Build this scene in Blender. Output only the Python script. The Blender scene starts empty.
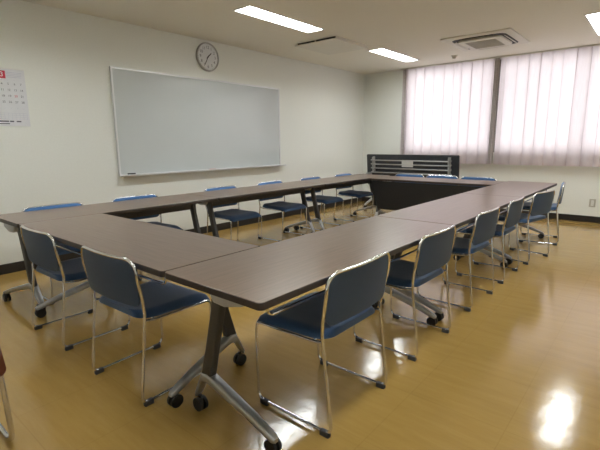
import bpy, bmesh, math, random
from mathutils import Vector, Matrix
random.seed(7)
C = bpy.context.scene.collection
PI = math.pi

# ---------------------------------------------------------------- room size
XL, XR, YB, YF, ZC = -0.90, 4.67, -1.75, 6.95, 2.63
WX0, WX1, WZ0, WZ1 = 0.11, 4.25, 1.05, 2.60          # window opening in the far wall

# ---------------------------------------------------------------- materials
def mat(name):
    m = bpy.data.materials.new(name); m.use_nodes = True
    nt = m.node_tree
    return m, nt, nt.nodes['Principled BSDF']

def noise(nt, scale=(1, 1, 1), nscale=5.0, detail=4.0, rough=0.5):
    tc = nt.nodes.new('ShaderNodeTexCoord'); mp = nt.nodes.new('ShaderNodeMapping')
    nz = nt.nodes.new('ShaderNodeTexNoise')
    mp.inputs['Scale'].default_value = scale
    nz.inputs['Scale'].default_value = nscale; nz.inputs['Detail'].default_value = detail
    nz.inputs['Roughness'].default_value = rough
    nt.links.new(tc.outputs['Object'], mp.inputs['Vector']); nt.links.new(mp.outputs['Vector'], nz.inputs['Vector'])
    return nz

def ramp(nt, fac, stops):
    r = nt.nodes.new('ShaderNodeValToRGB')
    el = r.color_ramp.elements
    while len(el) < len(stops): el.new(0.5)
    for e, (p, c) in zip(el, stops):
        e.position = p; e.color = (*c, 1)
    nt.links.new(fac, r.inputs['Fac'])
    return r.outputs['Color']

def bump(nt, b, h, strength, dist=0.01):
    bp = nt.nodes.new('ShaderNodeBump'); bp.inputs['Strength'].default_value = strength
    bp.inputs['Distance'].default_value = dist
    nt.links.new(h, bp.inputs['Height']); nt.links.new(bp.outputs['Normal'], b.inputs['Normal'])
    return bp

def simple(name, col, rough=0.5, metal=0.0, var=0.08, nscale=12.0, bmp=0.0, spec=None, coat=0.0):
    m, nt, b = mat(name)
    nz = noise(nt, nscale=nscale)
    lo = tuple(c * (1 - var) for c in col); hi = tuple(min(1, c * (1 + var)) for c in col)
    nt.links.new(ramp(nt, nz.outputs['Fac'], [(0.3, lo), (0.7, hi)]), b.inputs['Base Color'])
    b.inputs['Roughness'].default_value = rough; b.inputs['Metallic'].default_value = metal
    if spec is not None: b.inputs['Specular IOR Level'].default_value = spec
    if coat: b.inputs['Coat Weight'].default_value = coat; b.inputs['Coat Roughness'].default_value = 0.1
    if bmp: bump(nt, b, nz.outputs['Fac'], bmp, 0.002)
    return m

def emis(name, col, s):
    m, nt, b = mat(name)
    b.inputs['Base Color'].default_value = (0.9, 0.9, 0.9, 1)
    nz = noise(nt, nscale=3.0)
    nt.links.new(ramp(nt, nz.outputs['Fac'], [(0.0, tuple(c * .98 for c in col)), (1.0, col)]), b.inputs['Emission Color'])
    b.inputs['Emission Strength'].default_value = s
    return m

M = {}
M['wall'] = simple('wall_paper', (0.815, 0.83, 0.785), 0.75, var=0.015, nscale=60, bmp=0.12)
M['ceiling'] = simple('ceiling_board', (0.82, 0.80, 0.72), 0.85, var=0.02, nscale=90, bmp=0.10)
M['skirt'] = simple('dark_baseboard', (0.022, 0.018, 0.016), 0.45)
M['white'] = simple('white_enamel', (0.80, 0.80, 0.77), 0.4, var=0.02)
M['offwhite'] = simple('offwhite_plastic', (0.72, 0.70, 0.63), 0.5, var=0.02)
M['grille'] = simple('grille_plastic', (0.50, 0.48, 0.42), 0.6, var=0.03)
M['slot'] = simple('dark_slot', (0.02, 0.02, 0.022), 0.6)
M['chrome'] = simple('bright_chrome', (0.74, 0.745, 0.76), 0.16, metal=1.0, var=0.03)
M['alu'] = simple('satin_aluminium', (0.47, 0.475, 0.485), 0.40, metal=0.75, var=0.04)
M['cap'] = simple('silver_painted_cap', (0.50, 0.505, 0.52), 0.35, metal=0.25)
M['steel'] = simple('dark_grey_steel', (0.045, 0.045, 0.047), 0.42, var=0.06)
M['black'] = simple('black_plastic', (0.012, 0.012, 0.013), 0.45)
M['rubber'] = simple('grey_rubber', (0.05, 0.05, 0.052), 0.6)
M['edge'] = simple('dark_brown_edge', (0.032, 0.021, 0.015), 0.45)
M['under'] = simple('black_laminate', (0.030, 0.034, 0.040), 0.5)
M['glasswhite'] = simple('board_enamel', (0.57, 0.605, 0.61), 0.10, var=0.01, nscale=2, spec=0.5)
M['frame'] = simple('board_frame', (0.72, 0.73, 0.74), 0.35, metal=0.55, var=0.02)
M['paper'] = simple('calendar_paper', (0.74, 0.75, 0.78), 0.6, var=0.02)
M['ink'] = simple('black_ink', (0.10, 0.10, 0.13), 0.6)
M['redink'] = simple('red_ink', (0.62, 0.035, 0.075), 0.55)
M['paleink'] = simple('pale_ink', (0.55, 0.56, 0.66), 0.6)
M['whiteink'] = simple('white_ink', (0.85, 0.85, 0.85), 0.6)
M['clockrim'] = simple('clock_rim', (0.45, 0.45, 0.44), 0.32, metal=0.6)
M['clockface'] = simple('clock_face', (0.74, 0.76, 0.78), 0.5, var=0.01)
M['sticker'] = simple('paper_sticker', (0.62, 0.62, 0.60), 0.6, var=0.05)
M['redplastic'] = simple('red_plastic', (0.55, 0.05, 0.05), 0.4)
M['brown'] = simple('brown_vinyl', (0.13, 0.035, 0.018), 0.4, var=0.12)
M['winframe'] = simple('window_aluminium', (0.16, 0.14, 0.135), 0.5, metal=0.3)
M['lamp'] = emis('tube_glow', (0.96, 0.995, 0.99), 33.0)

def fabric(name, col, rough=0.75):
    m, nt, b = mat(name)
    nz = noise(nt, nscale=320.0, detail=2.0)
    lo = tuple(c * 0.75 for c in col); hi = tuple(c * 1.25 for c in col)
    nt.links.new(ramp(nt, nz.outputs['Fac'], [(0.3, lo), (0.7, hi)]), b.inputs['Base Color'])
    b.inputs['Roughness'].default_value = rough
    b.inputs['Sheen Weight'].default_value = 0.3
    bump(nt, b, nz.outputs['Fac'], 0.25, 0.001)
    return m
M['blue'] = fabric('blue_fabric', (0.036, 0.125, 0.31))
M['seat_blue_shaded'] = fabric('shaded_seat_fabric', (0.021, 0.070, 0.175))  # chair blue darkened: the table's shadow is put into the seat colour
M['shell'] = simple('slate_shell', (0.045, 0.075, 0.133), 0.5, var=0.06, nscale=150, spec=0.3)

def wood():
    m, nt, b = mat('dark_walnut_laminate')
    n1 = noise(nt, scale=(1.2, 26, 1), nscale=3.0, detail=8.0, rough=0.62)
    col = ramp(nt, n1.outputs['Fac'], [(0.28, (0.108, 0.070, 0.048)), (0.5, (0.150, 0.100, 0.070)), (0.74, (0.190, 0.130, 0.094))])
    nt.links.new(col, b.inputs['Base Color'])
    b.inputs['Roughness'].default_value = 0.28
    b.inputs['Specular IOR Level'].default_value = 0.6
    bump(nt, b, n1.outputs['Fac'], 0.04, 0.001)
    return m
M['wood'] = wood()

def floor_mat():
    m, nt, b = mat('waxed_mustard_vinyl')
    n1 = noise(nt, scale=(1, 7, 1), nscale=2.6, detail=7.0, rough=0.65)
    col = ramp(nt, n1.outputs['Fac'], [(0.25, (0.350, 0.213, 0.057)), (0.55, (0.395, 0.247, 0.070)), (0.8, (0.435, 0.278, 0.087))])
    # faint joints of the vinyl sheets
    tc = nt.nodes.new('ShaderNodeTexCoord'); br = nt.nodes.new('ShaderNodeTexBrick')
    br.inputs['Scale'].default_value = 1.0; br.inputs['Brick Width'].default_value = 0.45; br.inputs['Row Height'].default_value = 0.45
    br.inputs['Mortar Size'].default_value = 0.0025; br.offset = 0.0
    br.inputs['Color1'].default_value = (1, 1, 1, 1); br.inputs['Color2'].default_value = (0.965, 0.965, 0.955, 1)
    br.inputs['Mortar'].default_value = (0.86, 0.85, 0.82, 1)
    nt.links.new(tc.outputs['Object'], br.inputs['Vector'])
    mx = nt.nodes.new('ShaderNodeMix'); mx.data_type = 'RGBA'; mx.blend_type = 'MULTIPLY'; mx.inputs[0].default_value = 0.7
    nt.links.new(col, mx.inputs[6]); nt.links.new(br.outputs['Color'], mx.inputs[7])
    nt.links.new(mx.outputs[2], b.inputs['Base Color'])
    b.inputs['Roughness'].default_value = 0.13
    b.inputs['IOR'].default_value = 1.5
    b.inputs['Specular IOR Level'].default_value = 0.56
    n2 = noise(nt, nscale=9.0, detail=3.0)
    n3 = noise(nt, nscale=55.0, detail=2.0)
    ad = nt.nodes.new('ShaderNodeMath'); ad.operation = 'MULTIPLY_ADD'; ad.inputs[1].default_value = 0.22
    nt.links.new(n3.outputs['Fac'], ad.inputs[0]); nt.links.new(n2.outputs['Fac'], ad.inputs[2])
    bump(nt, b, ad.outputs[0], 0.10, 0.010)
    return m
M['floor'] = floor_mat()

def curtain_mat():
    m = bpy.data.materials.new('sheer_pink_curtain'); m.use_nodes = True
    nt = m.node_tree; nt.nodes.clear()
    out = nt.nodes.new('ShaderNodeOutputMaterial')
    d = nt.nodes.new('ShaderNodeBsdfDiffuse'); t = nt.nodes.new('ShaderNodeBsdfTranslucent')
    mx = nt.nodes.new('ShaderNodeMixShader'); mx.inputs[0].default_value = 0.52
    nz = noise(nt, scale=(60, 1, 1.5), nscale=4.0, detail=3.0)
    c = ramp(nt, nz.outputs['Fac'], [(0.3, (0.74, 0.665, 0.70)), (0.7, (0.80, 0.73, 0.765))])
    nt.links.new(c, d.inputs['Color']); nt.links.new(c, t.inputs['Color'])
    nt.links.new(d.outputs[0], mx.inputs[1]); nt.links.new(t.outputs[0], mx.inputs[2])
    nt.links.new(mx.outputs[0], out.inputs['Surface'])
    return m
M['curtain'] = curtain_mat()
M['border'] = simple('taupe_curtain_border', (0.50, 0.45, 0.435), 0.9, var=0.05, nscale=30)

def glass_mat():
    m = bpy.data.materials.new('window_glass'); m.use_nodes = True
    nt = m.node_tree; nt.nodes.clear()
    out = nt.nodes.new('ShaderNodeOutputMaterial')
    tr = nt.nodes.new('ShaderNodeBsdfTransparent'); g = nt.nodes.new('ShaderNodeBsdfGlossy')
    g.inputs['Roughness'].default_value = 0.02
    fr = nt.nodes.new('ShaderNodeFresnel'); fr.inputs['IOR'].default_value = 1.45
    mx = nt.nodes.new('ShaderNodeMixShader')
    nz = noise(nt, nscale=2.0)
    nt.links.new(ramp(nt, nz.outputs['Fac'], [(0, (0.93, 0.95, 0.94)), (1, (0.96, 0.97, 0.96))]), tr.inputs['Color'])
    nt.links.new(fr.outputs[0], mx.inputs[0]); nt.links.new(tr.outputs[0], mx.inputs[1]); nt.links.new(g.outputs[0], mx.inputs[2])
    nt.links.new(mx.outputs[0], out.inputs['Surface'])
    return m
M['glass'] = glass_mat()

# ---------------------------------------------------------------- mesh helpers
def obj(name, bm, m, parent=None, smooth=True, mats=None, angle=40):
    me = bpy.data.meshes.new(name)
    bmesh.ops.recalc_face_normals(bm, faces=bm.faces[:])
    if smooth:
        lim = math.radians(angle)
        for f in bm.faces: f.smooth = True
        for e in bm.edges:
            e.smooth = not (len(e.link_faces) == 2 and e.calc_face_angle(0) > lim)
    bm.to_mesh(me); bm.free()
    o = bpy.data.objects.new(name, me); C.objects.link(o)
    for mm in (mats or [m]): me.materials.append(mm)
    if parent is not None: o.parent = parent
    return o

def tag(o, label, cat, group=None):
    o['label'] = label; o['category'] = cat
    if group: o['group'] = group
    return o

def thing(name, label, cat, loc=(0, 0, 0), rz=0.0, group=None):
    o = bpy.data.objects.new(name, None); C.objects.link(o)
    o.empty_display_size = 0.1
    o.location = loc; o.rotation_euler = (0, 0, rz)
    return tag(o, label, cat, group)

def struct(o):
    o['kind'] = 'structure'; return o

def dup(root, loc, rz, label):
    def cp(o, par):
        c = o.copy(); C.objects.link(c)
        if par is not None: c.parent = par
        for ch in o.children: cp(ch, c)
        return c
    r = cp(root, None)
    r.location = loc; r.rotation_euler = (0, 0, rz); r['label'] = label
    return r

def box(bm, c, s, mi=0, bev=0.0, R=None):
    r = bmesh.ops.create_cube(bm, size=1.0)
    vs = r['verts']
    T = Matrix.Translation(Vector(c)) @ (R.to_4x4() if R else Matrix.Identity(4)) @ Matrix.Diagonal((*s, 1))
    bmesh.ops.transform(bm, matrix=T, verts=vs)
    fs = list({f for v in vs for f in v.link_faces})
    for f in fs: f.material_index = mi
    if bev:
        es = list({e for v in vs for e in v.link_edges})
        bmesh.ops.bevel(bm, geom=es, offset=bev, segments=2, profile=0.6, affect='EDGES')

def cyl(bm, a, b, r, seg=16, r2=None, mi=0):
    a, b = Vector(a), Vector(b); d = b - a
    q = d.to_track_quat('Z', 'Y').to_matrix()
    rings = []
    for p, rr in ((a, r), (b, r if r2 is None else r2)):
        rings.append([bm.verts.new(p + q @ Vector((rr * math.cos(2 * PI * i / seg), rr * math.sin(2 * PI * i / seg), 0))) for i in range(seg)])
    for i in range(seg):
        f = bm.faces.new((rings[0][i], rings[0][(i + 1) % seg], rings[1][(i + 1) % seg], rings[1][i])); f.material_index = mi
    for rg in rings:
        f = bm.faces.new(rg); f.material_index = mi

def fillet(pts, r, n=5):
    """polyline with its inner corners rounded; r one radius or a list"""
    pts = [Vector(p) for p in pts]; out = [pts[0]]
    for i in range(1, len(pts) - 1):
        rr = r[i - 1] if isinstance(r, (list, tuple)) else r
        p0, p, p1 = pts[i - 1], pts[i], pts[i + 1]
        d0, d1 = (p0 - p), (p1 - p)
        l = min(rr, d0.length * 0.49, d1.length * 0.49)
        a, b = p + d0.normalized() * l, p + d1.normalized() * l
        for k in range(n + 1):
            t = k / n
            out.append(a * (1 - t) ** 2 + p * (2 * t * (1 - t)) + b * t * t)
    out.append(pts[-1])
    return out

def tube(bm, pts, r, seg=8, mi=0):
    pts = [Vector(p) for p in pts]
    n = len(pts); rings = []
    t0 = (pts[1] - pts[0]).normalized()
    u = t0.orthogonal().normalized()
    for i, p in enumerate(pts):
        if i == 0: t = t0
        elif i == n - 1: t = (pts[-1] - pts[-2]).normalized()
        else: t = ((pts[i + 1] - p).normalized() + (p - pts[i - 1]).normalized()).normalized()
        u = (u - t * u.dot(t)).normalized(); v = t.cross(u)
        rings.append([bm.verts.new(p + (u * math.cos(2 * PI * k / seg) + v * math.sin(2 * PI * k / seg)) * r) for k in range(seg)])
    for a, b in zip(rings, rings[1:]):
        for k in range(seg):
            bm.faces.new((a[k], a[(k + 1) % seg], b[(k + 1) % seg], b[k])).material_index = mi
    for rg in (rings[0], rings[-1]): bm.faces.new(rg).material_index = mi

def loft(bm, sections, mi=0):
    """sections: lists of points (equal length), joined and capped"""
    rings = [[bm.verts.new(Vector(p)) for p in s] for s in sections]
    k = len(rings[0])
    for a, b in zip(rings, rings[1:]):
        for i in range(k):
            bm.faces.new((a[i], a[(i + 1) % k], b[(i + 1) % k], b[i])).material_index = mi
    for rg in (rings[0], rings[-1]): bm.faces.new(rg).material_index = mi

def rrect(w, h, r, n=4):
    """rounded rectangle outline in 2D centred on 0"""
    out = []
    for cx, cy, a0 in ((w / 2 - r, h / 2 - r, 0), (-w / 2 + r, h / 2 - r, 90), (-w / 2 + r, -h / 2 + r, 180), (w / 2 - r, -h / 2 + r, 270)):
        for i in range(n + 1):
            a = math.radians(a0 + 90 * i / n)
            out.append((cx + r * math.cos(a), cy + r * math.sin(a)))
    return out

def disc_ring(bm, prof, seg=48, axis='X', mi=0):
    """lathe of a profile [(radius, height)] about +X"""
    rings = []
    for r, h in prof:
        if r < 1e-6: rings.append([bm.verts.new((h, 0, 0))])
        else: rings.append([bm.verts.new((h, r * math.cos(2 * PI * i / seg), r * math.sin(2 * PI * i / seg))) for i in range(seg)])
    for a, b in zip(rings, rings[1:]):
        for i in range(seg):
            j = (i + 1) % seg
            va = [a[0]] if len(a) == 1 else [a[i], a[j]]
            vb = [b[0]] if len(b) == 1 else [b[j], b[i]]
            f = bm.faces.new(va + vb); f.material_index = mi

def text_into(bm, s, size, mtx, mi=0, align='CENTER'):
    cu = bpy.data.curves.new('txt', 'FONT'); cu.body = s; cu.size = size
    cu.align_x = align; cu.align_y = 'CENTER'; cu.extrude = 0.0; cu.resolution_u = 3
    o = bpy.data.objects.new('txt', cu); C.objects.link(o)
    dg = bpy.context.evaluated_depsgraph_get()
    me = bpy.data.meshes.new_from_object(o.evaluated_get(dg))
    me.transform(mtx)
    k = len(bm.faces)
    bm.from_mesh(me)
    bm.faces.ensure_lookup_table()
    for f in bm.faces[k:]: f.material_index = mi
    bpy.data.objects.remove(o); bpy.data.curves.remove(cu); bpy.data.meshes.remove(me)

# ---------------------------------------------------------------- the room
T = 0.15
bm = bmesh.new(); box(bm, ((XL + XR) / 2, (YB + YF) / 2, -0.05), (XR - XL + 2 * T, YF - YB + 2 * T, 0.1))
struct(obj('floor', bm, M['floor'], smooth=False))
bm = bmesh.new(); box(bm, (XL - T / 2, (YB + YF) / 2, ZC / 2 + .1), (T, YF - YB + 2 * T, ZC + .2))
struct(obj('wall_left', bm, M['wall'], smooth=False))
bm = bmesh.new(); box(bm, (XR + T / 2, (YB + YF) / 2, ZC / 2 + .1), (T, YF - YB + 2 * T, ZC + .2))
struct(obj('wall_right', bm, M['wall'], smooth=False))
bm = bmesh.new(); box(bm, ((XL + XR) / 2, YB - T / 2, ZC / 2 + .1), (XR - XL, T, ZC + .2))
struct(obj('wall_back', bm, M['wall'], smooth=False))
bm = bmesh.new()
yc = YF + T / 2
box(bm, ((XL + WX0) / 2, yc, ZC / 2 + .1), (WX0 - XL, T, ZC + .2))
box(bm, ((XR + WX1) / 2, yc, ZC / 2 + .1), (XR - WX1, T, ZC + .2))
box(bm, ((WX0 + WX1) / 2, yc, WZ0 / 2), (WX1 - WX0, T, WZ0))
box(bm, ((WX0 + WX1) / 2, yc, (WZ1 + ZC + .2) / 2), (WX1 - WX0, T, ZC + .2 - WZ1))
struct(obj('wall_far', bm, M['wall'], smooth=False))

# ceiling with the openings of the recessed fixtures
LW, LL = 0.245, 1.24
LCOLS, LROWS = (0.50, 3.28), (0.17, 2.90, 5.60)
holes = [(x - LW / 2, x + LW / 2, y - LL / 2, y + LL / 2) for x in LCOLS for y in LROWS]
xs = sorted({XL - T, XR + T} | {h[0] for h in holes} | {h[1] for h in holes})
ys = sorted({YB - T, YF + T} | {h[2] for h in holes} | {h[3] for h in holes})
bm = bmesh.new()
vg = {(i, j): bm.verts.new((x, y, ZC)) for i, x in enumerate(xs) for j, y in enumerate(ys)}
for i in range(len(xs) - 1):
    for j in range(len(ys) - 1):
        cx, cy = (xs[i] + xs[i + 1]) / 2, (ys[j] + ys[j + 1]) / 2
        if any(h[0] < cx < h[1] and h[2] < cy < h[3] for h in holes): continue
        bm.faces.new((vg[i, j], vg[i + 1, j], vg[i + 1, j + 1], vg[i, j + 1]))
struct(obj('ceiling', bm, M['ceiling'], smooth=False))
# roof slab above, closing the void
bm = bmesh.new(); box(bm, ((XL + XR) / 2, (YB + YF) / 2, ZC + .25), (XR - XL + 2 * T, YF - YB + 2 * T, .1))
struct(obj('trim_1', bm, M['ceiling'], smooth=False))

for nm, c, s in (('baseboard_left', (XL + .006, (YB + YF) / 2, .05), (.012, YF - YB - .03, .10)),
                 ('baseboard_far', ((XL + XR) / 2, YF - .006, .05), (XR - XL, .012, .10)),
                 ('baseboard_right', (XR - .006, (YB + YF) / 2, .05), (.012, YF - YB - .03, .10)),
                 ('baseboard_back', ((XL + XR) / 2, YB + .006, .05), (XR - XL, .012, .10))):
    bm = bmesh.new(); box(bm, c, s, bev=.003)
    struct(obj(nm, bm, M['skirt'], smooth=False))

# window behind the curtains
w = bpy.data.objects.new('window_1', None); C.objects.link(w); struct(w)
bm = bmesh.new(); yw = YF + 0.045
for a, b in ((WX0, WX0 + .05), (WX1 - .05, WX1), (1.69, 1.79), (2.98, 3.03)):
    box(bm, ((a + b) / 2, yw, (WZ0 + WZ1) / 2), (b - a, .06, WZ1 - WZ0))
for z in (WZ0 + .025, WZ1 - .025):
    box(bm, ((WX0 + WX1) / 2, yw, z), (WX1 - WX0, .06, .05))
struct(obj('window_frame', bm, M['winframe'], w, smooth=False))
bm = bmesh.new()
for a, b in ((WX0 + .05, 1.69), (1.79, 2.98), (3.03, WX1 - .05)):
    box(bm, ((a + b) / 2, yw + .01, (WZ0 + WZ1) / 2), (b - a, .004, WZ1 - WZ0 - .1))
struct(obj('window_glass', bm, M['glass'], w, smooth=False))
bm = bmesh.new(); box(bm, ((WX0 + WX1) / 2, YF - .003, WZ0 + .008), (WX1 - WX0 + .04, .106, .02), bev=.004)  # unseen sill, brought forward to block light and darken the curtain hem
struct(obj('window_sill', bm, M['white'], w, smooth=False))

# ---------------------------------------------------------------- curtains
CURY = YF - 0.085
def curtain(name, x0, x1, label, seed, borders):
    rnd = random.Random(seed)
    t = thing(name, label, 'curtain', ((x0 + x1) / 2, CURY, 0), 0, 'sheer curtains along the window')
    cx = (x0 + x1) / 2
    # pleat phase table: uneven spacing
    n_pl = max(3, int((x1 - x0) / 0.160))
    cuts = [0.0]
    for i in range(n_pl): cuts.append(cuts[-1] + 1 + rnd.uniform(-.25, .25))
    cuts = [x0 + (x1 - x0) * c / cuts[-1] for c in cuts]
    amps = [rnd.uniform(.7, 1.15) for _ in range(n_pl + 1)]
    zt, zb = 2.606, 0.868
    nk, nz = 16, 24
    def cloth(bm, cuts, amps, depth, over, zb):
        n_ = len(cuts) - 1; rows = []
        for j in range(nz + 1):
            q = j / nz; z = zt + (zb - zt) * q; row = []
            for i in range(n_ * nk + 1):
                k = min(n_ - 1, i // nk); fr = i / nk - k; p = cuts[k + 1] - cuts[k]
                am = amps[k] * (1 - fr) + amps[min(k + 1, n_)] * fr
                # omega folds: the cloth doubles back behind every crest, so the crest is three layers deep
                o_ = p * (over + .03 * (1 - q)) * am
                x = cuts[k] + p * fr + o_ * math.sin(2 * PI * fr) + .006 * q * math.sin(5 * x0 + 2.3 * k)
                f = (.5 + .5 * math.cos(2 * PI * fr))
                y = -depth * (.75 + .45 * q) * am * f ** 1.3 + .004 * math.sin(3.1 * x + seed)
                row.append(bm.verts.new((x - cx, y, z)))
            rows.append(row)
        for a, b in zip(rows, rows[1:]):
            for i in range(len(a) - 1): bm.faces.new((a[i], a[i + 1], b[i + 1], b[i]))
    bm = bmesh.new(); cloth(bm, cuts, amps, .040, .20, zb)
    obj('curtain_panel', bm, M['curtain'], t, angle=80)
    for e0, e1 in borders:
        bm = bmesh.new(); m_ = 4
        cloth(bm, [e0 + (e1 - e0) * i / m_ for i in range(m_ + 1)], [1.0] * (m_ + 1), .028, .16, zb + .01)
        bmesh.ops.translate(bm, verts=bm.verts[:], vec=(0, -.022, 0))
        obj('gathered_border', bm, M['border'], t, angle=80)
    return t
curtain('sheer_curtain', 0.035, 1.735, 'pleated pale pink sheer curtain, the left one, reaching toward the room corner', 3, ((.035, .10), (1.69, 1.772)))
curtain('sheer_curtain', 1.780, 4.42, 'pleated pale pink sheer curtain, the right one, running out of the picture', 8, ((4.34, 4.42),))
bm = bmesh.new()
box(bm, (2.2, CURY, ZC - .012), (4.46, .035, .022), bev=.004)
tag(obj('curtain_rail', bm, M['offwhite']), 'pale curtain rail fixed to the ceiling above the sheer curtains', 'curtain rail')

# ---------------------------------------------------------------- ceiling fixtures
def ceiling_light(x, y, label, first=None):
    if first is not None: return dup(first, (x, y, ZC), 0, label)
    t = thing('ceiling_light', label, 'ceiling light', (x, y, ZC), 0, 'recessed ceiling lights')
    bm = bmesh.new(); d = 0.09
    w2, l2 = LW / 2, LL / 2
    for sx in (-1, 1): box(bm, (sx * (w2 - .002), 0, d / 2), (.004, LL, d))
    for sy in (-1, 1): box(bm, (0, sy * (l2 - .002), d / 2), (LW, .004, d))
    box(bm, (0, 0, d + .004), (LW, LL, .008))
    obj('housing', bm, M['white'], t, smooth=False)
    bm = bmesh.new()
    for sx in (-1, 1): box(bm, (sx * (w2 + .004), 0, -.003), (.02, LL + .03, .006), bev=.002)
    for sy in (-1, 1): box(bm, (0, sy * (l2 + .004), -.003), (LW - .012, .02, .006), bev=.002)
    obj('trim_frame', bm, M['white'], t, smooth=False)
    bm = bmesh.new(); box(bm, (0, 0, .064), (LW - .012, LL - .012, .006))
    obj('diffuser', bm, M['lamp'], t, smooth=False)
    return t
L0 = ceiling_light(LCOLS[0], LROWS[1], 'recessed bright ceiling light strip nearest the whiteboard and wall clock')
ceiling_light(LCOLS[0], LROWS[2], 'recessed bright ceiling light strip between the dark slotted panel and the room corner', L0)
ceiling_light(LCOLS[1], LROWS[2], 'recessed bright ceiling light strip cut by the right edge of the picture', L0)
ceiling_light(LCOLS[1], LROWS[1], 'recessed ceiling light over the chairs on the right, above the picture', L0)
ceiling_light(LCOLS[0], LROWS[0], 'recessed ceiling light over the near left corner of the tables, above the picture', L0)
ceiling_light(LCOLS[1], LROWS[0], 'recessed ceiling light right over the photographer, above the picture', L0)

# cassette air conditioner
t = thing('ceiling_air_conditioner', 'square white ceiling cassette air conditioner with dark curved air slot above the window', 'air conditioner', (1.935, 5.50, ZC - .001))
bm = bmesh.new()
loft(bm, [[(x, y, 0) for x, y in rrect(.90, 1.0, .03)], [(x, y, -.012) for x, y in rrect(.90, 1.0, .03)], [(x, y, -.018) for x, y in rrect(.87, .97, .03)]])
obj('housing_panel', bm, M['offwhite'], t, angle=25)
bm = bmesh.new()
loft(bm, [[(x, y, -.0182) for x, y in rrect(.70, .78, .11, 8)], [(x, y, -.021) for x, y in rrect(.70, .78, .11, 8)]])
obj('air_slot', bm, M['slot'], t, angle=25)
bm = bmesh.new()
loft(bm, [[(x, y, -.021) for x, y in rrect(.57, .64, .09, 8)], [(x, y, -.040) for x, y in rrect(.57, .64, .09, 8)], [(x, y, -.046) for x, y in rrect(.55, .62, .085, 8)]])
obj('centre_panel', bm, M['offwhite'], t, angle=25)
bm = bmesh.new()
box(bm, (0, 0, -.0475), (.40, .46, .003))
for i in range(22): box(bm, (0, -.22 + i * .021, -.0500), (.39, .008, .003))
obj('intake_grille', bm, M['grille'], t, smooth=False)
bm = bmesh.new()
for sx in (-1, 1): box(bm, (sx * .325, 0, -.030), (.035, .50, .006), R=Matrix.Rotation(sx * .5, 3, 'Y'))
for sy in (-1, 1): box(bm, (0, sy * .365, -.030), (.42, .035, .006), R=Matrix.Rotation(-sy * .5, 3, 'X'))
obj('louver', bm, M['offwhite'], t, smooth=False)

# slotted ventilation panel hanging just under the ceiling
t = thing('ventilation_panel', 'flat square white ceiling panel with a dark slot along its near edge', 'ventilation panel', (0.21, 4.27, ZC))
bm = bmesh.new(); box(bm, (0, 0, -.034), (.70, .80, .012), bev=.003)
obj('cover_panel', bm, M['offwhite'], t, smooth=False)
bm = bmesh.new(); box(bm, (0, .015, -.014), (.66, .76, .028))
obj('air_slot', bm, M['slot'], t, smooth=False)
bm = bmesh.new(); box(bm, (0, -.388, -.014), (.014, .012, .027)); box(bm, (.342, .0, -.014), (.012, .78, .028))
obj('spacer', bm, M['offwhite'], t, smooth=False)

t = thing('smoke_detector', 'small white round detector on the ceiling beside the air conditioner', 'smoke detector', (1.22, 6.25, ZC))
bm = bmesh.new(); cyl(bm, (0, 0, 0), (0, 0, -.018), .05, 24, .046)
obj('base_plate', bm, M['offwhite'], t, angle=30)
bm = bmesh.new(); cyl(bm, (0, 0, -.018), (0, 0, -.05), .034, 24, .022)
obj('sensor_head', bm, M['grille'], t, angle=30)

# ---------------------------------------------------------------- left wall: whiteboard, clock, calendar
t = thing('whiteboard', 'large grey-white wall whiteboard with thin silver frame', 'whiteboard', (XL, 2.925, 1.507))
W2, H2 = 1.40, 0.62
bm = bmesh.new(); box(bm, (.012, 0, 0), (.016, 2 * W2 - .03, 2 * H2 - .03))
obj('writing_surface', bm, M['glasswhite'], t, smooth=False)
bm = bmesh.new()
for s in (-1, 1):
    box(bm, (.0145, 0, s * (H2 - .011)), (.027, 2 * W2, .022), bev=.003)
    box(bm, (.0145, s * (W2 - .011), 0), (.027, .022, 2 * H2 - .044), bev=.003)
obj('board_frame', bm, M['frame'], t, smooth=False)
bm = bmesh.new(); box(bm, (.058, .04, -H2 + .004), (.062, 2 * W2 + .06, .010), bev=.003); box(bm, (.087, .04, -H2 + .012), (.005, 2 * W2 + .06, .022), bev=.002)
obj('pen_tray', bm, M['frame'], t, smooth=False)
zt = 1.507 - H2 + .010
bm = bmesh.new(); box(bm, (0, 0, .014), (.036, .095, .026), mi=0, bev=.006); box(bm, (0, 0, .004), (.032, .09, .006), mi=1)
bmesh.ops.rotate(bm, verts=bm.verts[:], cent=(0, 0, 0), matrix=Matrix.Rotation(.2, 3, 'Z'))
e = obj('board_eraser', bm, M['black'], mats=[M['black'], M['rubber']], smooth=False)
e.location = (XL + .058, 1.66, zt); tag(e, 'small black eraser lying at the left end of the whiteboard tray', 'eraser')
bm = bmesh.new(); cyl(bm, (0, -.065, .008), (0, .045, .008), .0075, 14, mi=0); cyl(bm, (0, .045, .008), (0, .07, .008), .008, 14, .007, mi=1)
e = obj('marker_pen', bm, M['redplastic'], mats=[M['redplastic'], M['white']], angle=35)
e.location = (XL + .058, 2.88, zt); tag(e, 'red marker pen lying mid-way on the whiteboard tray', 'marker pen')

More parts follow.
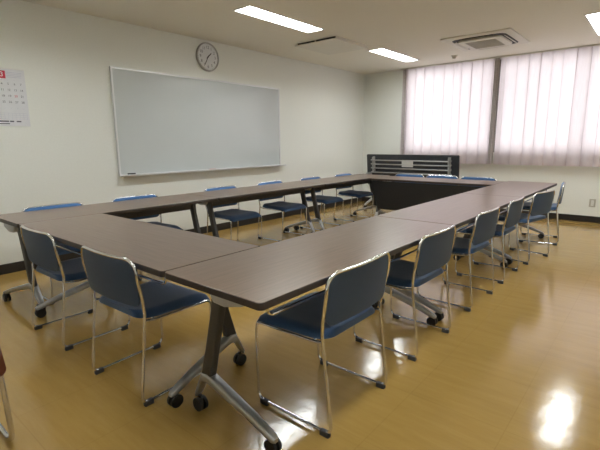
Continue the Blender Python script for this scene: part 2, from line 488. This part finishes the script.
# clock
t = thing('wall_clock', 'round silver-rimmed analogue wall clock above the whiteboard', 'clock', (XL, 2.91, 2.412))
RC = 0.186
bm = bmesh.new()
disc_ring(bm, [(RC - .006, 0), (RC, .008), (RC, .03), (RC - .008, .042), (RC - .018, .036), (RC - .020, .024), (RC - .03, .0)])
obj('rim', bm, M['clockrim'], t, angle=30)
bm = bmesh.new(); disc_ring(bm, [(0, .024), (RC - .0195, .024), (RC - .0195, .0)])
obj('dial', bm, M['clockface'], t, angle=30)
FX = Matrix(((0, 0, 1, 0), (1, 0, 0, 0), (0, 1, 0, 0), (0, 0, 0, 1)))          # text facing +X, reading along +Y
bm = bmesh.new()
for h in range(1, 13):
    a = PI / 2 - h * PI / 6
    text_into(bm, str(h), .054, Matrix.Translation((.0248, .122 * math.cos(a), .122 * math.sin(a))) @ FX)
for k in range(60):
    a = k * PI / 30
    box(bm, (.0246, .155 * math.cos(a), .155 * math.sin(a)), (.0006, .008 if k % 5 == 0 else .004, .0028), R=Matrix.Rotation(a, 3, 'X'))
obj('dial_markings', bm, M['ink'], t, smooth=False)
def hand(ang, ln, wd, z, nm):
    bm = bmesh.new(); a = PI / 2 - math.radians(ang)
    R = Matrix.Rotation(a, 4, 'X')
    pts = [(-.03, -wd * .7), (-.03, wd * .7), (ln * .7, wd), (ln, wd * .3), (ln, -wd * .3), (ln * .7, -wd)]
    loft(bm, [[R @ Vector((z, p, q)) for p, q in pts], [R @ Vector((z + .002, p, q)) for p, q in pts]])
    obj(nm, bm, M['black'], t, smooth=False)
hand(47, .085, .0065, .026, 'hour_hand'); hand(209, .125, .0045, .029, 'minute_hand')
bm = bmesh.new(); cyl(bm, (.024, 0, 0), (.034, 0, 0), .009, 16)
obj('hand_pivot', bm, M['black'], t, angle=30)

# calendar: March sheet, Sunday first
t = thing('wall_calendar', 'white paper month calendar with red month block on the left wall', 'calendar', (XL, .43, 1.712))
CW, CH = .455, .535
bm = bmesh.new(); box(bm, (.0035, 0, 0), (.004, CW, CH))
obj('calendar_sheet', bm, M['paper'], t, smooth=False)
bm = bmesh.new(); box(bm, (.005, 0, CH / 2 + .004), (.010, CW, .014), bev=.002)
obj('binding_strip', bm, M['white'], t, smooth=False)
bm = bmesh.new(); X = .0059
def at(y, z): return Matrix.Translation((X + .0004, y, z)) @ FX
PX = .0535
rows = [['1', '2', '3', '4', '5', '6', '7'], ['8', '9', '10', '11', '12', '13', '14'], ['15', '16', '17', '18', '19', '20', '21'], ['22', '23', '24', '25', '26', '27', '28'], ['29', '30', '31', '1', '2', '3', '4']]
for j, rw in enumerate(rows):
    for i, d in enumerate(rw):
        red = i == 0 or d == '20'
        pale = j == 4 and i > 2
        text_into(bm, d, .028 if not pale else .018, at(CW / 2 - .042 - (6 - i) * PX, .128 - j * .0560 - (.004 if j == 4 else 0)), 1 if red else (2 if pale else 0))
box(bm, (X - .0003, .033, .212), (.0006, .062, .070), mi=1)
text_into(bm, '3', .062, at(.033, .212) @ Matrix.Translation((0, 0, .0004)), 3)
for k in range(4): box(bm, (X - .0003, .135, .235 - k * .014), (.0005, .13, .004), mi=2)
for i, d in enumerate('SMTWTFS'): text_into(bm, d, .013, at(CW / 2 - .042 - (6 - i) * PX, .163), 2)
for k in range(14): box(bm, (X - .0003, -CW / 2 + .02 + k * .032, -.172), (.0004, .0016, .062), mi=2)
for k in range(4): box(bm, (X - .0003, 0, -.145 - k * .018), (.0004, CW - .03, .0016), mi=2)
for y, l in ((-.15, .12), (.0, .09), (.07, .035), (.13, .04)): box(bm, (X - .0003, y, -.222), (.0005, l, .012), mi=0)
box(bm, (X - .0003, -.08, -.245), (.0005, .26, .008), mi=0)
obj('printed_page', bm, M['ink'], t, smooth=False, mats=[M['ink'], M['redink'], M['paleink'], M['whiteink']])

# wall outlet on the far wall
t = thing('wall_outlet', 'small upright wall outlet plate low on the far wall', 'outlet', (3.25, YF, .305))
bm = bmesh.new(); box(bm, (0, -.004, 0), (.085, .008, .125), bev=.003)
obj('cover_plate', bm, M['grille'], t, smooth=False)
bm = bmesh.new(); box(bm, (0, -.0095, 0), (.035, .005, .085), bev=.001)
obj('socket_insert', bm, M['white'], t, smooth=False)
bm = bmesh.new()
for z in (-.024, .006, .03):
    for x in (-.006, .006): box(bm, (x, -.0122, z), (.0022, .001, .010))
obj('socket_slot', bm, M['slot'], t, smooth=False)

# ---------------------------------------------------------------- flip-top tables
TH, TL, TW = .72, 1.794, .594
TABLE_GROUP = 'dark walnut flip-top tables set in a ring'
def caster(par, x, y):
    bm = bmesh.new()
    for s in (-1, 1):
        cyl(bm, (x + s * .006, y, .033), (x + s * .021, y, .033), .033, 20)
    box(bm, (x, y, .045), (.014, .03, .038), bev=.004)
    cyl(bm, (x, y, .06), (x, y, .078), .009, 10)
    obj('caster', bm, M['black'], par, angle=35)

def arm(bm, x, secs, k=0.0, y0=.24):
    S = []
    for y, z0, z1, wd in secs:
        h = z1 - z0
        S.append([(x + px + k * (y0 - y), y, (z0 + z1) / 2 + pz) for px, pz in rrect(wd, h, min(wd, h) * .32, 3)])
    loft(bm, S)

def make_table(label, loc, rz, legs=(-.775, .775), off=0.0, modesty=False, flip=False, splay=(0, 0)):
    t = thing('flip_top_table', label, 'table', loc, rz, TABLE_GROUP)
    # frame of reference of the top: its centre on the hinge beam (turns upright when the table is folded)
    def top_m(bm):
        if flip:
            R = Matrix.Translation((0, 0, .735)) @ Matrix.Rotation(math.radians(-84), 4, 'X') @ Matrix.Translation((0, 0, -.70))
            bmesh.ops.transform(bm, matrix=R, verts=bm.verts[:])
    ol = rrect(TL, TW, .022, 6)
    bm = bmesh.new()
    loft(bm, [[(x, y, TH - .0015) for x, y in rrect(TL - .002, TW - .002, .021, 6)], [(x, y, TH) for x, y in rrect(TL - .006, TW - .006, .019, 6)]], 0)
    loft(bm, [[(x, y, TH - .030) for x, y in rrect(TL - .006, TW - .006, .019, 6)], [(x, y, TH - .027) for x, y in ol], [(x, y, TH - .004) for x, y in ol], [(x, y, TH - .0016) for x, y in rrect(TL - .002, TW - .002, .021, 6)]], 1)
    for f in bm.faces:
        if f.normal.z < -.9 or (len(f.verts) > 8 and f.calc_center_median().z < TH - .02): f.material_index = 2
    top_m(bm)
    obj('tabletop', bm, M['wood'], t, mats=[M['wood'], M['edge'], M['under']], angle=30)
    # book shelf: chrome pipes under the user's side with their ends bent up
    for y in ((-.20, -.125, -.05, .03) if flip else (-.20, -.125, -.05)):
        bm = bmesh.new(); a = TL / 2 - .13
        tube(bm, fillet([(-a, y, .689), (-a, y, .605), (a, y, .605), (a, y, .689)], .05), .011 if flip else .0065)
        top_m(bm); obj('shelf_pipe', bm, M['alu' if flip else 'chrome'], t)
    for s in ((-1, 1) if flip else ()):
        bm = bmesh.new()
        box(bm, (s * (TL / 2 - .16), -.12, .640), (.012, .26, .05), bev=.004); box(bm, (s * (TL / 2 - .16), -.12, .685), (.05, .28, .008), bev=.002)
        top_m(bm); obj('shelf_bracket', bm, M['alu' if flip else 'steel'], t, smooth=False)
    # hinge beam between the posts
    bm = bmesh.new(); box(bm, ((legs[0] + legs[1]) / 2, .06 + off, .617), (legs[1] - legs[0], .045, .055), bev=.008)
    obj('beam', bm, M['steel'], t, smooth=False)
    if modesty:
        bm = bmesh.new(); a = TL / 2
        loft(bm, [[(-a + .03, .285, .685), (a - .03, .285, .685), (a - .03, .275, .685), (-a + .03, .275, .685)],
                  [(-a + .15, .265, .26), (a - .15, .265, .26), (a - .15, .255, .26), (-a + .15, .255, .26)]])
        obj('modesty_panel', bm, M['black'], t, smooth=False)
    if flip:
        bm = bmesh.new(); box(bm, (.02, -.255, .6885), (.001, .001, .001))
        bm.free(); bm = bmesh.new(); box(bm, (.0, -.150, .5965), (.22, .125, .002)); top_m(bm)
        obj('label_sticker', bm, M['sticker'], t, smooth=False)
    for k, lx in enumerate(legs):
        # post: leaning from the inner foot up to the hinge
        bm = bmesh.new()
        def sec(y, z, wx, wy): return [(lx + px, y + off + py, z) for px, py in rrect(wx, wy, .010, 3)]
        loft(bm, [sec(.175, .185, .042, .070), sec(.13, .35, .040, .064), sec(.075, .56, .040, .062), sec(.055, .650, .046, .075)])
        lg = obj('leg', bm, M['steel'], t, angle=30)
        # silver hinge cap
        bm = bmesh.new()
        S = []
        en = math.copysign(.030, lx) * (1 if abs(lx) < .8 else -1)          # sits on the end side of the post
        for y, z0, z1, wd in ((-.155, .655, .676, .040), (-.13, .628, .688, .054), (-.03, .604, .688, .060), (.04, .606, .686, .054), (.07, .630, .665, .036)):
            S.append([(lx + en + px, y + off + pz_, (z0 + z1) / 2 + pz) for (px, pz), pz_ in zip(rrect(wd, z1 - z0, .012, 3), [0] * 99)])
        loft(bm, S); obj('hinge_cap', bm, M['cap'], lg, angle=35)
        kx = math.copysign(splay[k], lx)
        bm = bmesh.new()
        arm(bm, lx, [(y + off, z0, z1, w_) for y, z0, z1, w_ in [(-.258, .060, .076, .026), (-.243, .058, .086, .040), (-.13, .095, .132, .046), (.10, .160, .206, .052), (.155, .172, .224, .056), (.195, .164, .218, .054), (.232, .100, .150, .046), (.258, .064, .100, .040), (.268, .066, .084, .026)]], kx, .20 + off)
        obj('foot', bm, M['alu'], lg, angle=32)
        caster(lg, lx + .004 + kx * .432, -.232 + off); caster(lg, lx - .004 - kx * .04, .240 + off)
    return t

def rowx(x, y): return (x, y, 0)
H = PI / 2
make_table('near front wood table between the left row and right row, two chairs tucked under it', (1.5, .30, 0), 0, (-.83, .760), .01, splay=(.22, .10))
make_table('nearest right-hand wood table with rounded free corner and splayed silver feet in front', (2.70, .90, 0), H, (-.755, .855), .035)
make_table('middle wood table of the right-hand row', (2.70, 2.70, 0), H, (-.835, .825), .035)
make_table('farthest wood table of the right-hand row, ending near the window wall', (2.70, 4.50, 0), H, (-.80, .745), .035)
make_table('nearest wood table of the row along the whiteboard wall', (.30, .90, 0), -H, (-.79, .79), -.075, splay=(0, .18))
make_table('middle wood table of the row along the whiteboard wall', (.30, 2.70, 0), -H, (-.79, .79), -.075)
make_table('farthest wood table of the row along the whiteboard wall', (.30, 4.50, 0), -H, (-.79, .79), -.075)
make_table('far cross table with black front panel facing the open middle', (1.5, 5.00, 0), PI, (-.80, .80), modesty=True)
ft = make_table('folded spare table with its black underside and silver pipes upright by the window', (.485, 6.34, 0), 0, (-.79, .79), flip=True)
ft['group'] = 'spare folded table'

# ---------------------------------------------------------------- chairs
def sheet(bm, xf, zs, hw, front, back, n=16):
    """closed pad: rows over zs with half width hw(z); front/back give the y (or offset) of both faces"""
    fr, bk = [], []
    for z in zs:
        w_ = hw(z)
        fr.append([bm.verts.new(xf(w_ * (2 * i / n - 1), front(w_ * (2 * i / n - 1), z), z)) for i in range(n + 1)])
        bk.append([bm.verts.new(xf(w_ * (2 * i / n - 1), back(w_ * (2 * i / n - 1), z), z)) for i in range(n + 1)])
    m_ = len(zs)
    for j in range(m_ - 1):
        for i in range(n):
            bm.faces.new((fr[j][i], fr[j][i + 1], fr[j + 1][i + 1], fr[j + 1][i]))
            bm.faces.new((bk[j][i], bk[j + 1][i], bk[j + 1][i + 1], bk[j][i + 1]))
        bm.faces.new((fr[j][0], fr[j + 1][0], bk[j + 1][0], bk[j][0]))
        bm.faces.new((fr[j][n], bk[j][n], bk[j + 1][n], fr[j + 1][n]))
    for i in range(n):
        bm.faces.new((fr[0][i], bk[0][i], bk[0][i + 1], fr[0][i + 1]))
        bm.faces.new((fr[-1][i], fr[-1][i + 1], bk[-1][i + 1], bk[-1][i]))

CHAIR_GROUP = 'blue sled-base chairs around the tables'
ZB0, ZB1 = .508, .740
def yback(x, z):          # mid surface of the backrest, bowed away from the sitter
    return -.168 - .022 * (1 - (x / .25) ** 2) - .02 * (z - ZB0) / (ZB1 - ZB0)
def round_hw(w0, w1, z0, z1, rb, rt):
    def f(z):
        w_ = w0 + (w1 - w0) * (z - z0) / (z1 - z0)
        if z < z0 + rb: d = z0 + rb - z; w_ -= rb * 1.0 - math.sqrt(max(0, rb * rb - d * d))
        if z > z1 - rt: d = z - (z1 - rt); w_ -= rt - math.sqrt(max(0, rt * rt - d * d))
        return w_
    return f
def zrows(z0, z1, rb, rt, n=8):
    a = [z0 + rb * (1 - math.cos(PI / 2 * i / 6)) for i in range(6)]
    b = [z0 + rb + (z1 - z0 - rb - rt) * i / n for i in range(n)]
    c = [z1 - rt + rt * math.sin(PI / 2 * i / 6) for i in range(7)]
    return a + b + c

def make_chair(label, loc, rz, fab, shell, brown=False):
    t = thing('sled_chair', label, 'chair', loc, rz, CHAIR_GROUP)
    # backrest: upholstered pad in front, hard shell behind
    rb, rt = .045, .065
    hw = round_hw(.238, .249, ZB0, ZB1, rb, rt); zs = zrows(ZB0, ZB1, rb, rt)
    def edge(x, z):
        w_ = max(hw(z), 1e-4)
        return max(0., min(1., (w_ - abs(x)) / .03, (z - ZB0) / .03, (ZB1 - z) / .03))
    bm = bmesh.new()
    sheet(bm, lambda x, y, z: (x, y, z), zs, hw, lambda x, z: yback(x, z) + .004 + .014 * math.sqrt(edge(x, z)), lambda x, z: yback(x, z) + .0005)
    bk = obj('backrest', bm, fab, t, angle=50)
    bm = bmesh.new()
    hs = round_hw(.243, .254, ZB0 - .004, ZB1 + .003, rb, rt); zs2 = zrows(ZB0 - .004, ZB1 + .003, rb, rt)
    sheet(bm, lambda x, y, z: (x, y, z), zs2, hs, lambda x, z: yback(x, z), lambda x, z: yback(x, z) - .007)
    obj('back_shell', bm, shell, bk, angle=50)
    # seat pad: rounded plan, waterfall front
    bm = bmesh.new()
    sw = round_hw(.218, .236, -.165, .268, .06, .035); ss = zrows(-.165, .268, .06, .035, 9)
    def ztop(x, y):
        e = max(0., min(1., (sw(y) - abs(x)) / .035))
        z = .432 + .028 * math.sqrt(e)
        z += .012 * max(0., (-.06 - y) / .1) - .026 * max(0., (y - .17) / .09) ** 2
        z -= .008 * (1 - min(1, abs(x) / .2) ** 2) * (1 if y < .12 else max(0, (.268 - y) / .148))
        return z
    def zbot(x, y): return .424 + .010 * max(0., (-.06 - y) / .1) - .018 * max(0., (y - .17) / .09) ** 2
    sheet(bm, lambda x, q, y: (x, y, q), ss, sw, ztop, zbot)
    obj('seat', bm, M['seat_blue_shaded'], t, angle=50)
    # chrome sled legs, one bent tube on each side
    for s in (-1, 1):
        bm = bmesh.new()
        pts = [(s * .243, -.155, .470), (s * .241, -.158, .42), (s * .243, -.207, .0185), (s * .243, .238, .0185), (s * .236, .248, .417), (s * .228, -.10, .417), (s * .236, -.152, .430)]
        tube(bm, fillet(pts, [.06, .045, .045, .035, .03], 6), .0075, 10)
        lg = obj('sled_leg', bm, M['chrome'], t, angle=60)
        for y in (-.172, .196):
            bm = bmesh.new(); box(bm, (s * .243, y, .0135), (.022, .048, .027), bev=.005)
            obj('glide', bm, M['rubber'], lg, smooth=False)
    bm = bmesh.new()
    for y in (.13, -.09): tube(bm, [(-.228, y, .417), (.228, y, .417)], .006, 8)
    obj('cross_bar', bm, M['chrome'], t)
    bm = bmesh.new()
    zt = ZB1 + .001
    path = [(-.243, -.155, .470)]
    def P(x, z): return (x, yback(max(-.25, min(.25, x)), z) - .006, z)
    path += [(-.251, -.164, .53), P(-.257, .64)]
    for i in range(7):
        a = PI - PI / 2 * i / 6
        path.append(P(-.257 + .065 + .065 * math.cos(a), zt - .065 + .065 * math.sin(a)))
    for i in range(1, 8): path.append(P(-.192 + .384 * i / 8, zt))
    path += [(-p[0], p[1], p[2]) for p in reversed(path[:10])]
    tube(bm, path, .0078, 10)
    obj('back_frame', bm, M['chrome'], t, angle=60)
    return t

chair0 = None
def place(x, y, face, label):
    """x, y = middle of the rear glides; face = direction the sitter looks (radians, 0 = +Y)"""
    global chair0
    d = Vector((-math.sin(face), math.cos(face)))
    loc = (x + d.x * .19, y + d.y * .19, 0)
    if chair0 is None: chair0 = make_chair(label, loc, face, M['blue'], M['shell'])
    else: dup(chair0, loc, face, label)
R_ = PI / 2
D = math.radians
place(3.022, .61, R_ + D(0), 'nearest blue chair, its whole slate back at the right side of the tables')
place(3.026, 1.465, R_ + D(-1), 'second blue chair from the near corner along the right side')
place(3.024, 2.42, R_ + D(-2), 'third blue chair from the near corner along the right side')
place(3.026, 3.245, R_ + D(0), 'fourth blue chair from the near corner along the right side')
place(3.10, 4.04, R_ + D(-11), 'fifth blue chair along the right side, turned slightly, before the last one')
place(3.09, 5.165, R_ + D(9), 'farthest blue chair on the right side, its back seen edge-on near the outlet')
place(1.04, -.028, D(1), 'left one of the two blue chairs tucked under the near front table')
place(1.953, -.026, D(2), 'right one of the two blue chairs tucked under the near front table')
LY = (.475, 1.245, 2.345, 3.20, 4.08, 4.95)
LLAB = ('blue chair on the whiteboard side nearest the calendar, only its back top showing',
        'second blue chair on the whiteboard side, below the left end of the whiteboard',
        'third blue chair on the whiteboard side, seat showing beside the table legs',
        'fourth blue chair on the whiteboard side, below the right end of the whiteboard',
        'fifth blue chair on the whiteboard side, just past the second pair of table legs',
        'sixth blue chair on the whiteboard side, nearest the far corner')
for y, l in zip(LY, LLAB): place(-.035, y, -R_, l)
for x, l in zip((.895, 1.435, 1.975), ('leftmost of three blue chairs behind the far cross table', 'middle of three blue chairs behind the far cross table', 'rightmost of three blue chairs behind the far cross table')):
    place(x, 5.47, PI, l)

# ---------------------------------------------------------------- brown chair cut by the left edge
def brown_chair():
    t = thing('brown_chair', 'brown vinyl chair with bent chrome legs, cut off by the left picture edge', 'chair', (1.799, -.734, 0), PI / 2)
    bm = bmesh.new()
    hw = round_hw(.225, .175, .33, .74, .03, .07); zs = zrows(.33, .74, .03, .07)
    yb = lambda x, z: -.205 - .03 * (1 - (x / .23) ** 2) - .10 * (z - .36)
    sheet(bm, lambda x, y, z: (x, y, z), zs, hw, lambda x, z: yb(x, z) + .025, lambda x, z: yb(x, z) - .010)
    obj('backrest', bm, M['brown'], t, angle=50)
    bm = bmesh.new()
    sw = round_hw(.21, .22, -.20, .23, .05, .04)
    sheet(bm, lambda x, q, y: (x, y, q), zrows(-.20, .23, .05, .04), sw, lambda x, y: .455, lambda x, y: .41)
    obj('seat', bm, M['brown'], t, angle=50)
    for s in (-1, 1):
        bm = bmesh.new()
        tube(bm, fillet([(s * .20, -.20, .415), (s * .205, -.235, .012), (s * .205, .20, .012), (s * .20, .21, .40), (s * .20, -.15, .402)], [.10, .06, .05], 6), .011, 10)
        obj('sled_leg', bm, M['chrome'], t, angle=60)
    return t
brown_chair()

# ---------------------------------------------------------------- daylight outside
w = bpy.data.worlds.new('overcast'); bpy.context.scene.world = w; w.use_nodes = True
bg = w.node_tree.nodes['Background']
bg.inputs['Color'].default_value = (0.92, 0.96, 1.0, 1); bg.inputs['Strength'].default_value = 0.6
ld = bpy.data.lights.new('daylight', 'AREA'); ld.shape = 'RECTANGLE'; ld.size = 7.0; ld.size_y = 3.6
ld.energy = 380; ld.color = (1.0, 0.97, 0.98)
lo = bpy.data.objects.new('daylight', ld); C.objects.link(lo)
lo.location = (2.2, 7.9, 2.0); lo.rotation_euler = (math.radians(-90), 0, 0)

# ---------------------------------------------------------------- camera
cam = bpy.data.cameras.new('camera'); co = bpy.data.objects.new('camera', cam); C.objects.link(co)
px, py, pz, yaw, pitch, roll, f = 3.99397, -0.96595, 1.26168, 0.699958, -0.190793, -0.00888, 426.128
fw = Vector((-math.sin(yaw) * math.cos(pitch), math.cos(yaw) * math.cos(pitch), math.sin(pitch)))
rt = Vector((math.cos(yaw), math.sin(yaw), 0)); up = rt.cross(fw)
r2 = rt * math.cos(roll) + up * math.sin(roll); u2 = -rt * math.sin(roll) + up * math.cos(roll)
Rm = Matrix((r2, u2, -fw)).transposed()
co.matrix_world = Matrix.Translation((px, py, pz)) @ Rm.to_4x4()
cam.sensor_width = 36.0; cam.lens = f * 36.0 / 600.0; cam.clip_start = .02
sc = bpy.context.scene
sc.camera = co
sc.view_settings.view_transform = 'Standard'
sc.view_settings.look = 'None'
sc.view_settings.exposure = 0.0
